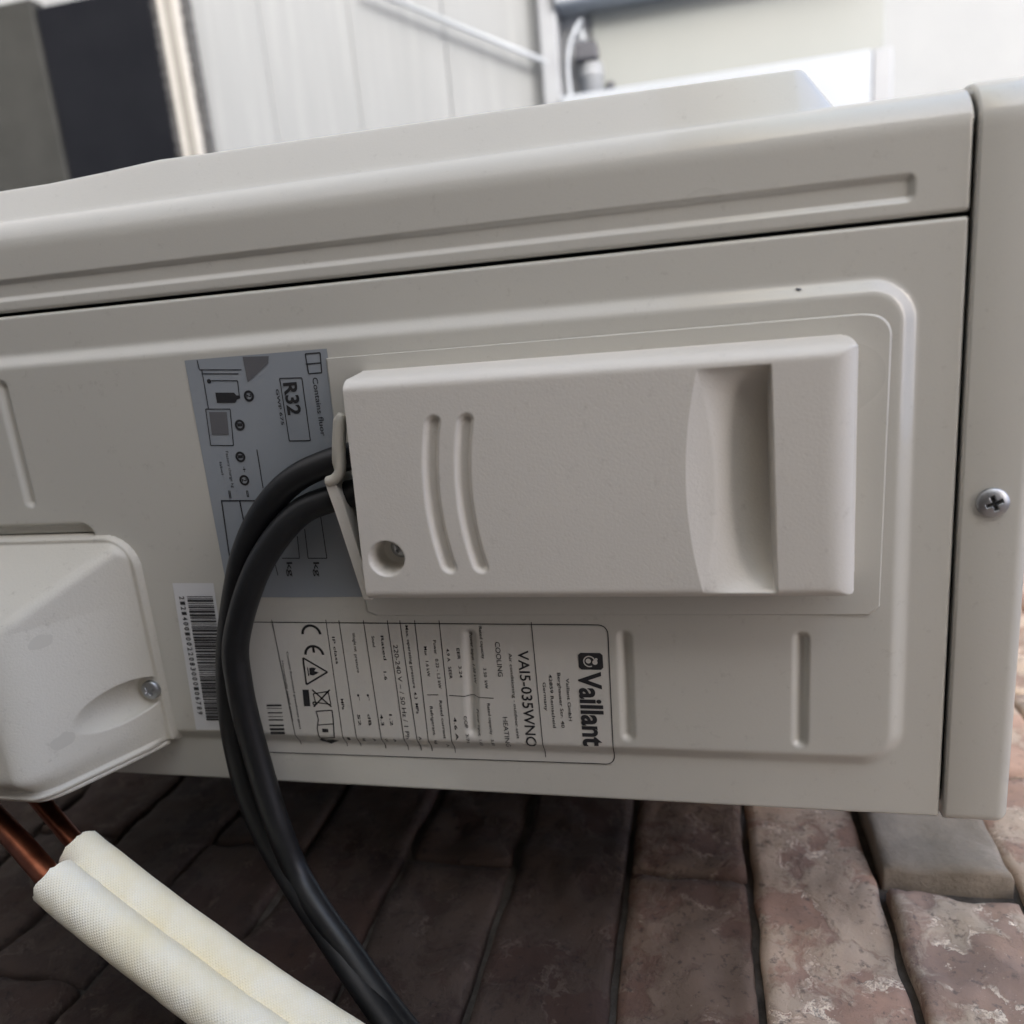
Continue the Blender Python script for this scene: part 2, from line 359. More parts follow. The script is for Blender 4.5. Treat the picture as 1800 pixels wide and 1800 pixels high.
# front cabinet: flat side strip, rounded corner, front face
zc = np.unique(np.concatenate([np.linspace(-.0010, -.0046, 9), np.arange(-.0046, -.0300, -.0006), np.linspace(-.030, -.53, 180)]))
prof = [(-.0060, -.0007)] + [(-.0016 + .0016 * math.sin(a), -.0007 - .0016 + .0016 * math.cos(a)) for a in np.linspace(0, math.pi / 2, 6)]
prof += [(0.0, y) for y in np.arange(-.0029, -.0266, -.0004)]
R0 = .0145
prof += [(-R0 + R0 * math.cos(a), -.0266 - R0 * math.sin(a)) for a in np.linspace(.06, math.pi / 2, 22)]
prof += [(-.76, -.0411)]
prof = np.array(prof); PX = np.repeat(prof[:, :1], len(zc), 1); PY = np.repeat(prof[:, 1:], len(zc), 1); PZ = np.repeat(zc[None], len(prof), 0)
d = rr_sdf(PY, PZ, -.0142, -.0062, -.60, -.0190, .002)
on = (PY > -.0266) & (PY < -.003)
PX = PX - np.where(on, .0016 * (1 - ss(-.0016, .0010, d)), 0)
r = .0016; e = np.clip(-.0010 - PZ, 0, r); k = r - np.sqrt(np.maximum(0, r * r - (r - e) ** 2)); PX = PX - np.where(PY > -.030, k, 0); PY = PY + np.where(PY < -.0266, k, 0)
mk('front_cabinet', np.stack([PX, PY, PZ], -1).reshape(-1, 3), grid_faces(*PX.shape), M['cabinet'], AC)

# raised fan fascia on the front
xs_ = np.unique(np.concatenate([np.linspace(-.014, -.052, 60), np.linspace(-.052, -.66, 40)])); zs_ = np.unique(np.concatenate([np.arange(-.030, -.075, -.0008), np.linspace(-.075, -.52, 110)]))
FX, FZ = np.meshgrid(xs_, zs_, indexing='ij')
dd = -rr_sdf(FX, FZ, -.655, -.0160, -.515, -.0345, .020)
t = np.clip(dd / .0165, 0, 1); sl = np.where(t < .26, t * t / .52, t - .13); sl = np.where(t > .84, .71 + .16 * np.sin((t - .84) / .16 * math.pi / 2) / (math.pi / 2), sl); sl = sl / sl.max()
amp_ = np.interp(FZ, [-.52, -.42, -.385, -.355, -.325, -.30, -.14, -.05], [.0165, .0170, .0172, .0185, .0203, .0199, .0192, .0180])
FY = -.0409 + .0006 - amp_ * sl - .0006 * ss(0, .002, dd)
mk('fan_fascia', np.stack([FX, FY, FZ], -1).reshape(-1, 3), grid_faces(*FX.shape, flip=True), M['cabinet'], AC)
for i in range(7):
    rr_ = .05 + i * .025; a = np.linspace(0, 2 * math.pi, 49)
    v, f = tube([(-.34 + rr_ * math.cos(x), -.066, -.275 + rr_ * math.sin(x)) for x in a], .002, 8, False); mk('guard_ring', v, f, M['dark'], AC)

# top lid with its folded skirt
def rr_loop(x0, x1, y0, y1, radii, n=10):
    pts = []
    for (cx, cy, a0), r in zip(((x1, y0, -90), (x1, y1, 0), (x0, y1, 90), (x0, y0, 180)), radii):
        ox = cx - r if cx == x1 else cx + r; oy = cy + r if cy == y0 else cy - r
        for a in np.linspace(a0, a0 + 90, n): pts.append((ox + r * math.cos(math.radians(a)), oy + r * math.sin(math.radians(a))))
    return np.array(pts)
RL = .0055; rings = []; LZ1 = .0243
for inset, z in [(.0060, .0002), (.0012, .0001), (.0003, .0004), (0, .0012)] + [(0, LZ1 - RL)] + [(RL - RL * math.cos(a), LZ1 - RL + RL * math.sin(a)) for a in np.linspace(.15, math.pi / 2, 9)] + [(.03, LZ1 + .0004), (.10, LZ1 + .0015)]:
    lp = rr_loop(-.762 + inset, .0014 - inset, -.0425 + inset, .2356 - inset, [max(.0008, q - inset) for q in (.0165, .0045, .0045, .0165)])
    rings.append(np.column_stack([lp, np.full(len(lp), z)]))
L = len(rings[0]); V = np.concatenate(rings); F = []
for i in range(len(rings) - 1):
    F += [[i * L + j, i * L + (j + 1) % L, (i + 1) * L + (j + 1) % L, (i + 1) * L + j] for j in range(L)]
F.append([(len(rings) - 1) * L + j for j in range(L)])
lid = mk('top_lid', V, F, M['cabinet'], AC)

# screws
def screw(name, c, r, dome, parent, mat, depth=.0016, tilt=0.0):
    """pan head with a cross recess, facing +X"""
    cx, cy, cz = c; n = 34; g = np.linspace(-1, 1, 2 * n + 1); rad = np.linspace(0, 1, n); an = np.linspace(0, 2 * math.pi, 72, endpoint=False)
    V = []; F = []
    for q in rad:
        for a in an:
            u, v_ = q * math.cos(a), q * math.sin(a); h = dome * math.sqrt(max(0, 1 - .86 * q * q)) if q < .97 else 0
            uu, vv = u * math.cos(tilt) + v_ * math.sin(tilt), -u * math.sin(tilt) + v_ * math.cos(tilt)
            w_ = .115
            cr = min(max(abs(uu) - .50, abs(vv) - w_), max(abs(vv) - .50, abs(uu) - w_))
            h -= depth * (1 - float(ss(-.05, .05, cr))) * (1 - .6 * q)
            V.append((cx + h, cy + r * u, cz + r * v_))
    k = len(an)
    for i in range(n - 1):
        F += [[i * k + j, (i + 1) * k + j, (i + 1) * k + (j + 1) % k, i * k + (j + 1) % k] for j in range(k)]
    b = len(V); V += [(cx - .002, V[(n - 1) * k + j][1], V[(n - 1) * k + j][2]) for j in range(k)]
    F += [[(n - 1) * k + j, b + j, b + (j + 1) % k, (n - 1) * k + (j + 1) % k] for j in range(k)]
    o = mk(name, V, F, mat, parent); q = r * .40; t_ = r * .085; H = cx + dome * .97 - depth * .35
    ca, sa = math.cos(-tilt), math.sin(-tilt); vv = []; ff = []
    for A, B in ((q, t_), (t_, q)):
        b = len(vv); vv += [(H, cy + u * ca + w_ * sa, cz - u * sa + w_ * ca) for u, w_ in ((-A, -B), (A, -B), (A, B), (-A, B))]; ff.append([b, b + 1, b + 2, b + 3]); H -= 1e-5
    if parent is AC or depth > .0021: mk('recess_shade_cross', vv, ff, M['dark'], parent)  # flat dark cross, paints in the shade of the recess
    return o
screw('screw', (.0016, .1008, .0106), .0055, .0027, lid, M['steel'], .0022, .35)

# terminal cover: flange plate and hollow raised box with a grip
FLX = EMB + .0012
def smin(p, q, k):
    t = np.clip(.5 + .5 * (q - p) / k, 0, 1); return q * (1 - t) + p * t - k * t * (1 - t)
def hcover(y, z):
    h = np.full_like(y, .0224)
    d = -rr_sdf(y, z, .0368, .1308, -.40, -.0362, .0065)
    def prof_(d, run):                      # steep drafted wall, then a rounded shoulder
        t = np.clip(d / run, 0, 1); return np.where(t < .22, t / .22 * .70, .70 + .30 * np.sqrt(np.maximum(0, 1 - (1 - (t - .22) / .78) ** 2)))
    u0 = (y - .083) / .05
    h = .0224 * smin(prof_(d, .0068), prof_(np.maximum(-.0362 - z, 0), .0125 + .0030 * (1 - u0 * u0)), .03)
    # grip scoop
    u = np.clip((y - .0850) / .0412, -1, 1); q = 1 - u * u
    zl = -.0925 - .0050 * q; zl2 = -.0925 + .0052 * q; zr = -.0672 + .0008 * u
    d2 = .0042 * q; dm = .0165 * np.power(np.maximum(q, 0), .55)
    a = np.clip((z - zl) / np.maximum(zl2 - zl, 1e-5), 0, 1); b_ = np.clip((z - zl2) / (zr - zl2), 0, 1)
    dep = np.where(z < zl2, d2 * a, d2 + (dm - d2) * (1 - (1 - b_) ** 1.4))
    ins = ss(-.0004, .0004, z - zl) * (1 - ss(-.0006, .0005, z - zr)) * (np.abs(y - .0850) < .0412)
    h = h - dep * ins
    # two curved finger grooves
    for (zc_, ) in ((-.1880,), (-.1750,)):
        uu = (y - .0855) / .031; zz = zc_ - .0040 * (1 - uu * uu) - .002
        dz = np.hypot(np.maximum(np.abs(y - .0855) - .0285, 0), np.abs(z - zz))
        h = groove(h, dz, .0024, .0022, .0011)
    # screw well
    dw = np.hypot(y - .1105, z + .2158); h = h - .0130 * (1 - ss(.0060, .0074, dw))
    return np.maximum(h, .0005) + EMB
yc = np.arange(.0355, .1320, .0005); zk = np.concatenate([np.arange(-.2262, -.0996, .0005), np.arange(-.0995, -.0911, .00025), np.arange(-.0909, -.0692, .0005), np.arange(-.0690, -.0655, .0002), np.arange(-.0653, -.0350, .0004)])
Yc, Zc = np.meshgrid(yc, zk, indexing='ij'); Xc = hcover(Yc, Zc)
slant = np.interp(Yc, [.035, .135], [.0012, -.0016]) * ss(-.19, -.2262, Zc)
TC = mk('terminal_cover', np.stack([Xc, Yc, Zc + slant], -1).reshape(-1, 3), grid_faces(*Xc.shape), M['plastic'], AC)
ORIG[TC] = ORIG[AC]
# flange plate round the box (rounded corner top right)
def plate_mesh(poly, x0, x1, bev=.0006):
    p = np.array(poly); n = len(p); c = p.mean(0); V = []
    nb = p + (c - p) / np.linalg.norm(c - p, axis=1)[:, None] * bev
    V = [(x0, *q) for q in p] + [(x1 - bev, *q) for q in p] + [(x1, *q) for q in nb]
    F = []
    for l in (0, 1): F += [[l * n + j, l * n + (j + 1) % n, (l + 1) * n + (j + 1) % n, (l + 1) * n + j] for j in range(n)]
    F.append([2 * n + j for j in range(n)]); return V, F
fl = [(.0305, -.2408), (.0300, -.0350)] + [(.0382 - .0078 * math.cos(a), -.0330 + .0078 * math.sin(a)) for a in np.linspace(.1, math.pi / 2, 8)] + [(.1405, -.0268), (.1438, -.0305), (.1440, -.2345), (.1420, -.2385), (.080, -.2420)]
v, f = plate_mesh(fl[::-1], EMB - .001, FLX - .0002, .0009); mb = MB(); mb.add(v, f); mb.build('flange', M['cabinet'], TC)
# lower lip and tab of the cable entry
def slab(name, quad, thick, mat, parent, n=(0, 0, 1)):
    q = np.array(quad); nn = np.cross(q[1] - q[0], q[3] - q[0]); nn = nn / np.linalg.norm(nn) * thick; mb = MB()
    mb.add(list(q) + list(q + nn), [(0, 1, 2, 3), (4, 7, 6, 5), (0, 4, 5, 1), (1, 5, 6, 2), (2, 6, 7, 3), (3, 7, 4, 0)])
    o = mb.build(name, mat, parent); bv = o.modifiers.new('bevel', 'BEVEL'); bv.width = .0006; bv.segments = 2; return o
def prism(name, poly, x0, x1, mat, parent, bev=.0009):
    v, f = plate_mesh(poly[::-1], x0, x1, bev); mb = MB(); mb.add(v, f); return mb.build(name, mat, parent)
prism('entry_lip', [p_[1:] for p_ in ((0.02050, 0.07812, -0.24142), (0.02050, 0.07685, -0.23744), (0.02050, 0.08601, -0.23435), (0.02050, 0.12801, -0.22710), (0.02050, 0.13055, -0.22823), (0.02050, 0.13054, -0.23131), (0.02050, 0.09043, -0.23881))], EMB, .0205, M['plastic'], TC)
v, f = tube(smooth_path([(0.01850, 0.05205, -0.23055), (0.02000, 0.05569, -0.23067), (0.02050, 0.06586, -0.23225), (0.02030, 0.07423, -0.23363), (0.02000, 0.07772, -0.23631), (0.01950, 0.07910, -0.24028)], 8), np.concatenate([[.0008, .0016, .0020], np.full(37, .0023), [.0020]]), 14); mk('entry_tab', v, f, M['valve'], TC)
v, f = tube(smooth_path([(0.01850, 0.05159, -0.23072), (0.01900, 0.05580, -0.23163), (0.01950, 0.06599, -0.23347), (0.01850, 0.07739, -0.23544)], 8), np.concatenate([np.linspace(.0010, .0022, 6), np.full(14, .0026), np.linspace(.0025, .0012, 5)]), 14); mk('entry_tab', v, f, M['valve'], TC)
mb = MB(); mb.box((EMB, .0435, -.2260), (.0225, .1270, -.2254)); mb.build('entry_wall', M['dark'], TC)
screw('screw', (.0136, .1092, -.2142), .0046, .0022, TC, M['steel'], .0020, .8)

# valve cover: domed box, rounded towards an open rear side with a rolled lip
def hvalve(y, z):
    k1 = 1.70; k2 = np.interp(y, [.11, .135, .205], [1.08, 1.25, 2.30]); mx = np.interp(y, [.10, .135, .21], [.0455, .0495, .0600])
    a = k1 * (y - .1068); b_ = k2 * (-.3535 - z)
    h = smin(smin(a, b_, .008), mx, .013) + .0040
    h = h * (1 - .16 * ss(.1930, .2078, y) ** 2)
    d = np.hypot(y - .1812, z + .3568); h = np.minimum(h, .0034 + 5.0 * np.maximum(0, d - .0072))
    h = h + .0034 * ss(.2066, .2078, y) * ss(.004, .010, h)
    base = rr_sdf(y, z, .1036, .30, -.60, -.3497, .0165)
    e = np.clip(-base / .0014, 0, 1); rim_ = .0034 * np.sqrt(np.maximum(0, 1 - (1 - e) ** 2))
    ins = ss(.0018, .0030, -base)
    h = np.maximum(h, .0034) * ins + rim_ * (1 - ins)
    return np.where(base < 0, h + EMB * (1 - ss(.2085, .2110, y)), -.001)
yv = np.arange(.1030, .2112, .0005); zv = np.arange(-.47, -.3489, .0005)
Yv, Zv = np.meshgrid(yv, zv, indexing='ij'); Xv = np.maximum(hvalve(Yv, Zv), hp(Yv, Zv) - .0004)
VC = mk('valve_cover', np.stack([Xv, Yv, Zv], -1).reshape(-1, 3), grid_faces(*Xv.shape), M['valve'], AC); ORIG[VC] = ORIG[AC]
M['smudge'] = new_mat('faint_smudge', tuple(x * .89 for x in VAL), .5)
def smudge(cy, cz, ry, rz, seed):
    V = []; F = []; n = 22; rings_ = (0.02, .35, .7, 1.0)
    for q in rings_:
        for j in range(n):
            a = 2 * math.pi * j / n; w_ = q * (1 + .35 * noise.noise(Vector((math.cos(a) * 1.5, math.sin(a) * 1.5, seed)))); V.append((cy + ry * w_ * math.cos(a), cz + rz * w_ * math.sin(a)))
    V = np.array(V); F = [[i_ * n + j, (i_ + 1) * n + j, (i_ + 1) * n + (j + 1) % n, i_ * n + (j + 1) % n] for i_ in range(3) for j in range(n)]
    return mk('smudge', np.column_stack([hvalve(V[:, 0], V[:, 1]) + .00022, V]), F, M['smudge'], VC)
smudge(.1415, -.3782, .0030, .0030, 1); smudge(.1865, -.3730, .0036, .0022, 6)
i = len(yv) - 1; rim = np.stack([Xv[i] - .0012, np.full(len(zv), yv[i]), zv], -1); rim = rim[rim[:, 0] > .0030]
rim = np.concatenate([rim[::3], rim[-1:]]); k9 = np.ones(5) / 5; rp = np.pad(rim, ((2, 2), (0, 0)), mode='edge'); rim = np.stack([np.convolve(rp[:, c], k9, 'valid') for c in range(3)], 1)
v, f = tube(rim, .0014, 12); mk('rim', v, f, M['valve'], VC)
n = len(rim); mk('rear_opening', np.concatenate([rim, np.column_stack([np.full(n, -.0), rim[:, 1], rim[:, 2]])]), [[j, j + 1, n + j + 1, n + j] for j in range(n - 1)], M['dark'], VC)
screw('screw', (EMB + .0042, .1812, -.3556), .0048, .0024, VC, M['steel'], .0018, .5)

# ------------------------------------------------------------------ stickers and their print
EPS = .00022
class Print:
    """flat print laid on the pressed panel; coordinates are (y, z) on the side panel"""
    def __init__(s): s.mb = MB()
    def quad(s, y0, z0, y1, z1):
        n = max(1, int(abs(y1 - y0) / .001)); m = max(1, int(abs(z1 - z0) / .002)); yy = np.linspace(y0, y1, n + 1); zz = np.linspace(z0, z1, m + 1)
        A, B = np.meshgrid(yy, zz, indexing='ij'); s.mb.add(np.stack([hp(A, B) + s.e, A, B], -1).reshape(-1, 3), grid_faces(*A.shape, flip=(y1 - y0) * (z1 - z0) < 0))
    e = 2 * EPS
    def line(s, a, b, w=.0003):
        a = np.array(a); b = np.array(b); n = max(1, int(np.linalg.norm(b - a) / .001)); d = (b - a) / np.linalg.norm(b - a); q = np.array((-d[1], d[0])) * w / 2
        t = np.linspace(0, 1, n + 1)[:, None]; c = a + (b - a) * t; P = np.stack([c - q, c + q], 1).reshape(-1, 2)
        s.mb.add(np.column_stack([hp(P[:, 0], P[:, 1]) + s.e, P]), grid_faces(n + 1, 2, flip=True))
    def poly(s, pts, close=True, w=.0003):
        pts = list(pts)
        for a, b in zip(pts, pts[1:] + (pts[:1] if close else [])): s.line(a, b, w)
    def fill(s, pts):
        P = np.array(pts); s.mb.add(np.column_stack([hp(P[:, 0], P[:, 1]) + s.e, P]), [list(range(len(P)))])
    def arc(s, c, r0, r1, a0, a1, n=28):
        a = np.radians(np.linspace(a0, a1, n)); P = np.stack([np.stack([c[0] + r * np.cos(a), c[1] + r * np.sin(a)], 1) for r in (r0, r1)], 1).reshape(-1, 2)
        s.mb.add(np.column_stack([hp(P[:, 0], P[:, 1]) + s.e, P]), grid_faces(n, 2))
    def text(s, body, p, length=None, size=.003, bold=0.0, centre=False):
        """text runs along +y, its top points to +z; p = start of the baseline"""
        cu = bpy.data.curves.new('t', 'FONT'); cu.body = body; cu.size = 1.0; cu.offset = bold; cu.resolution_u = 3
        ob = bpy.data.objects.new('t', cu); COL.objects.link(ob); me = ob.to_mesh()
        if len(me.vertices):
            v = np.zeros(len(me.vertices) * 3); me.vertices.foreach_get('co', v); v = v.reshape(-1, 3)
            k = size / .70; L0 = (v[:, 0].max() - v[:, 0].min()); kx = k if length is None else length / L0
            yy = p[0] + (v[:, 0] - v[:, 0].min()) * kx; zz = p[1] + v[:, 1] * k
            s.mb.add(np.column_stack([hp(yy, zz) + s.e, yy, zz]), [list(q.vertices) for q in me.polygons])
        ob.to_mesh_clear(); bpy.data.objects.remove(ob); bpy.data.curves.remove(cu)
    def build(s, name, mat, parent): return mk(name, s.mb.v, s.mb.f, mat, parent, smooth=False)
def film(name, y0, y1, z0, z1, mat, r=.001, e=EPS):
    yy = np.unique(np.concatenate([np.arange(y0, y1, .001), [y1]])); zz = np.unique(np.concatenate([np.arange(z0, z1, .001), [z1]]))
    A, B = np.meshgrid(yy, zz, indexing='ij'); o = mk(name, np.stack([hp(A, B) + e, A, B], -1).reshape(-1, 3), grid_faces(*A.shape), mat, AC); ORIG[o] = ORIG[AC]; return o

def film4(name, a, b, c, d, mat, e=EPS):
    """film over the panel between four (y, z) corners: a top-left, b top-right, c bottom-right, d bottom-left"""
    a, b, c, d = map(np.array, (a, b, c, d)); n = int(np.linalg.norm(d - a) / .001) + 2; m = int(np.linalg.norm(b - a) / .001) + 2
    s = np.linspace(0, 1, n)[:, None, None]; t = np.linspace(0, 1, m)[None, :, None]
    P = (a * (1 - s) + d * s) * (1 - t) + (b * (1 - s) + c * s) * t
    o = mk(name, np.stack([hp(P[..., 0], P[..., 1]) + e, P[..., 0], P[..., 1]], -1).reshape(-1, 3), grid_faces(n, m), mat, AC); ORIG[o] = ORIG[AC]; return o
def T(pr, body, p0, p1, size, bold=0.0):
    pr.text(body, (p0[0], (p0[1] + p1[1]) / 2), p1[0] - p0[0], size, bold)

# grey refrigerant label
GL = film4('refrigerant_label', (.0266, -.3064), (.0266, -.2398), (.1352, -.2398), (.1352, -.3066), M['label_grey'])
p = Print()
for a, b in (((0.02690, -0.30014), (0.03078, -0.29985)), ((0.03102, -0.29990), (0.03242, -0.27996)), ((0.03086, -0.29876), (0.04773, -0.29894)), ((0.03595, -0.29512), (0.03679, -0.28270)), ((0.03679, -0.28270), (0.04306, -0.28310)), ((0.03276, -0.29916), (0.03398, -0.28161))): p.line(a, b, .0004)
for a, b in (((0.08897, -0.30112), (0.08954, -0.28449)), ((0.08924, -0.30089), (0.11520, -0.30202)), ((0.08955, -0.29183), (0.10302, -0.29158)), ((0.11520, -0.30202), (0.11538, -0.29164))): p.line(a, b, .0006)
for a, b in (((0.06676, -0.27912), (0.08404, -0.27928)), ((0.11910, -0.27975), (0.12453, -0.27930))): p.line(a, b, .0004)
p.poly([(0.10325, -0.26248), (0.11669, -0.26307), (0.11685, -0.25400), (0.09752, -0.25390)], False, .0004); p.poly([(0.10629, -0.26658), (0.11662, -0.26723), (0.11647, -0.27589)], False, .0004)
p.poly([(0.03718, -0.26295), (0.03764, -0.25279), (0.06409, -0.25327), (0.06383, -0.26310)], True, .0004)
p.poly([(0.04789, -0.30037), (0.04860, -0.28857), (0.06446, -0.29003), (0.06391, -0.30115)], True, .0004)
p.fill([(0.04113, -0.29425), (0.04171, -0.28529), (0.04298, -0.28445), (0.04308, -0.28283), (0.04430, -0.28280), (0.04468, -0.28451), (0.04608, -0.28560), (0.04554, -0.29431)])
p.arc((0.03612, -0.29626), .0001, .0010, 0, 360)
for q, t_ in (((0.04359, -0.27858), '2'), ((0.05571, -0.28528), '1'), ((0.06963, -0.28769), '1'), ((0.08011, -0.28775), '2')):
    p.arc(q, .0014, .0024, 0, 360); p.text(t_, (q[0] - .0008, q[1] - .0011), .0014, .0023, .02)
T(p, '+', (0.07396, -0.28769), (0.07651, -0.28790), .0018); T(p, '=', (0.08473, -0.28836), (0.08785, -0.28839), .0020, .02); T(p, '=', (0.08441, -0.29707), (0.08806, -0.29722), .0020, .02)
T(p, 'Factory charge kg', (0.06679, -0.29413), (0.08319, -0.29484), .0013); T(p, 'label', (0.07143, -0.29844), (0.07709, -0.29845), .0012)
T(p, 'R32', (0.03920, -0.26119), (0.05286, -0.26199), .0060, .028)
T(p, 'GWP 675', (0.04156, -0.26532), (0.05679, -0.26589), .0014, .01)
T(p, 'Contains fluor', (0.03794, -0.24842), (0.06242, -0.24771), .0024)
T(p, 'kg', (0.11838, -0.27397), (0.12514, -0.27402), .0028, .01); T(p, 'kg', (0.11859, -0.26089), (0.12529, -0.26088), .0028, .01)
p.poly([(0.02803, -0.24962), (0.02807, -0.24295), (0.03617, -0.24349), (0.03622, -0.24944)], True, .0005); p.line((0.03219, -0.25006), (0.03221, -0.24337), .0005)
p.build('printed_text', M['print'], GL)
p = Print(); p.fill([(0.02707, -0.27839), (0.02773, -0.26627), (0.03050, -0.26704), (0.03783, -0.27803)]); p.fill([(0.04922, -0.29896), (0.04972, -0.29045), (0.05962, -0.29130), (0.05918, -0.29961)]); p.build('printed_symbol', M['greyprint'], GL)

# rating plate
NP = film4('rating_plate', (.1474, -.3110), (.1492, -.1318), (.2162, -.1332), (.2184, -.3110), M['plate'])
p = Print()
z1, y0, y1, rc = -.1318, .1482, .2160, .0040
p.poly([(y0 - .001, -.3110)] + [(y0, z1 - rc)] + [(y0 + rc - rc * math.cos(a), z1 - rc + rc * math.sin(a)) for a in np.linspace(.2, math.pi / 2, 7)] + [(y1 - rc + rc * math.sin(a), z1 - .001 - rc + rc * math.cos(a)) for a in np.linspace(0, math.pi / 2, 7)] + [(y1 + .0016, -.3110)], False, .0004)
for a, b in (((0.14695, -0.16412), (0.21381, -0.16378)), ((0.14624, -0.20529), (0.21350, -0.20629)), ((0.14626, -0.21663), (0.21313, -0.21752)), ((0.14627, -0.22357), (0.16824, -0.22346)), ((0.16824, -0.22346), (0.21307, -0.22280)), ((0.14628, -0.22949), (0.21307, -0.22923)), ((0.14630, -0.24092), (0.21268, -0.24050)), ((0.14632, -0.25281), (0.21204, -0.25305)), ((0.14605, -0.25920), (0.21235, -0.26007)), ((0.14609, -0.28634), (0.21249, -0.28438)), ((0.18241, -0.20469), (0.18327, -0.18419)), ((0.18240, -0.21519), (0.18226, -0.20977))): p.line(a, b, .00034)
# emblem: black square with a light ring and figure
b0, b1 = (0.16093, -0.14504), (0.16866, -0.13463)
T(p, 'Vaillant', (0.16963, -0.14490), (0.20536, -0.14583), .0094, .030)
T(p, 'Vaillant GmbH', (0.17295, -0.15130), (0.19334, -0.15102), .0014, .008); T(p, 'Berghauser Str. 40', (0.17034, -0.15483), (0.19679, -0.15455), .0014, .008)
T(p, '42859 Remscheid', (0.17121, -0.15838), (0.19693, -0.15861), .0014, .008); T(p, 'Germany', (0.17506, -0.16169), (0.18871, -0.16127), .0014, .008)
T(p, 'VAI5-035WNO', (0.16016, -0.17076), (0.20704, -0.17178), .0047, .010)
T(p, 'Air conditioning - outdoor unit', (0.16155, -0.17518), (0.20293, -0.17559), .0014, .008)
T(p, 'COOLING', (0.15627, -0.18105), (0.17273, -0.18109), .0022); T(p, 'HEATING', (0.19239, -0.18089), (0.20801, -0.18104), .0022)
SM = .00135; BO = .010
for t_, a, b in (('Rated capacity      3.50  kW', (0.14912, -0.18723), (0.17865, -0.18790)), ('Power input  1.08 kW', (0.15287, -0.19251), (0.17684, -0.19321)), ('EER   3.24', (0.15939, -0.19867), (0.17364, -0.19893)), ('4.9 A   SEER', (0.15971, -0.20343), (0.17429, -0.20377)),
    ('Rated capacity   3.81', (0.18587, -0.18732), (0.20772, -0.18763)), ('Power input  1.03', (0.18940, -0.19294), (0.20796, -0.19325)), ('COP   3.71', (0.19242, -0.19911), (0.20618, -0.19898)), ('4.6 A', (0.19315, -0.20401), (0.20494, -0.20398)),
    ('Power   0.22 - 1.3 kW', (0.15568, -0.20877), (0.17916, -0.20967)), ('Max   1.6 kW', (0.15872, -0.21365), (0.17338, -0.21409)), ('Rated current    A', (0.18507, -0.20929), (0.21045, -0.21032)), ('Refrigerant   kg', (0.18805, -0.21424), (0.20831, -0.21501)),
    ('Max. operating pressure  4.3  MPa', (0.14870, -0.22067), (0.19202, -0.22211)), ('A', (0.20362, -0.22190), (0.20566, -0.22188)),
    ('Rated', (0.15368, -0.23376), (0.16561, -0.23376)), ('Sound', (0.15398, -0.23818), (0.15924, -0.23810)), ('1.6', (0.17124, -0.23481), (0.17548, -0.23456)), ('Weight net', (0.15238, -0.24706), (0.16158, -0.24759)), ('pressure', (0.16298, -0.24752), (0.17204, -0.24774)), ('IP class', (0.15439, -0.25742), (0.16794, -0.25756)),
    ('MPa', (0.18553, -0.25800), (0.19109, -0.25799)), ('4.3', (0.19286, -0.23947), (0.19871, -0.23943)), ('1.2', (0.19271, -0.23496), (0.19854, -0.23491)), ('52', (0.19322, -0.25086), (0.19911, -0.25086)), ('dB', (0.19306, -0.24571), (0.19893, -0.24570)), ('kg', (0.20592, -0.25014), (0.20831, -0.25020)), ('A', (0.20571, -0.24495), (0.20810, -0.24500)), ('W', (0.20547, -0.23895), (0.20814, -0.23903)), ('A', (0.20530, -0.23469), (0.20797, -0.23476)), ('I', (0.20564, -0.25818), (0.20773, -0.25791)),
    ('r', (0.18298, -0.24935), (0.18646, -0.24929)), ('r', (0.18286, -0.24453), (0.18632, -0.24446))): T(p, t_, a, b, SM, BO)
T(p, '220-240 V ~ / 50 Hz / 1 Ph', (0.15804, -0.22782), (0.20506, -0.22876), .0021)
T(p, 'Contains fluorinated greenhouse gases', (0.16197, -0.28101), (0.20205, -0.28231), .0010, .012); T(p, 'Hermetically sealed system', (0.16662, -0.28445), (0.19793, -0.28548), .0010, .012)
# CE mark, flame triangle, crossed-out bin, read-the-manual sign
for q, bar in (((0.15333, -0.26745), 0), ((0.16352, -0.26769), 1)):
    p.arc(q, .0038, .0050, 92, 268)
    if bar: p.quad(q[0] - .0040, q[1] - .0006, q[0] - .0012, q[1] + .0006)
p.poly([(0.16503, -0.27370), (0.17863, -0.27424), (0.17202, -0.26248)], True, .0008)
p.fill([(0.17016, -0.27138), (0.17364, -0.27166), (0.17389, -0.26997), (0.17239, -0.26684), (0.17156, -0.26901), (0.17011, -0.26791), (0.16985, -0.26988)]); p.line((0.16989, -0.27220), (0.17423, -0.27234), .0005)
p.fill([(0.18132, -0.27673), (0.18125, -0.27351), (0.18980, -0.27405), (0.18990, -0.27729)])
p.line((0.18120, -0.27175), (0.18978, -0.26326), .0007); p.line((0.18099, -0.26275), (0.19005, -0.27233), .0007); p.poly([(0.18325, -0.27150), (0.18189, -0.26375), (0.18861, -0.26337), (0.18765, -0.27106)], True, .0005); p.arc((0.18826, -0.27174), .0004, .0010, 0, 360)
p.poly([(0.19239, -0.27154), (0.19155, -0.26325), (0.19629, -0.26342), (0.20619, -0.26438), (0.20711, -0.27217), (0.20138, -0.27242), (0.19655, -0.27104)], True, .0005); p.line((0.19955, -0.27153), (0.19867, -0.26350), .0005); T(p, 'i', (0.20129, -0.26976), (0.20339, -0.26980), .0030, .05)
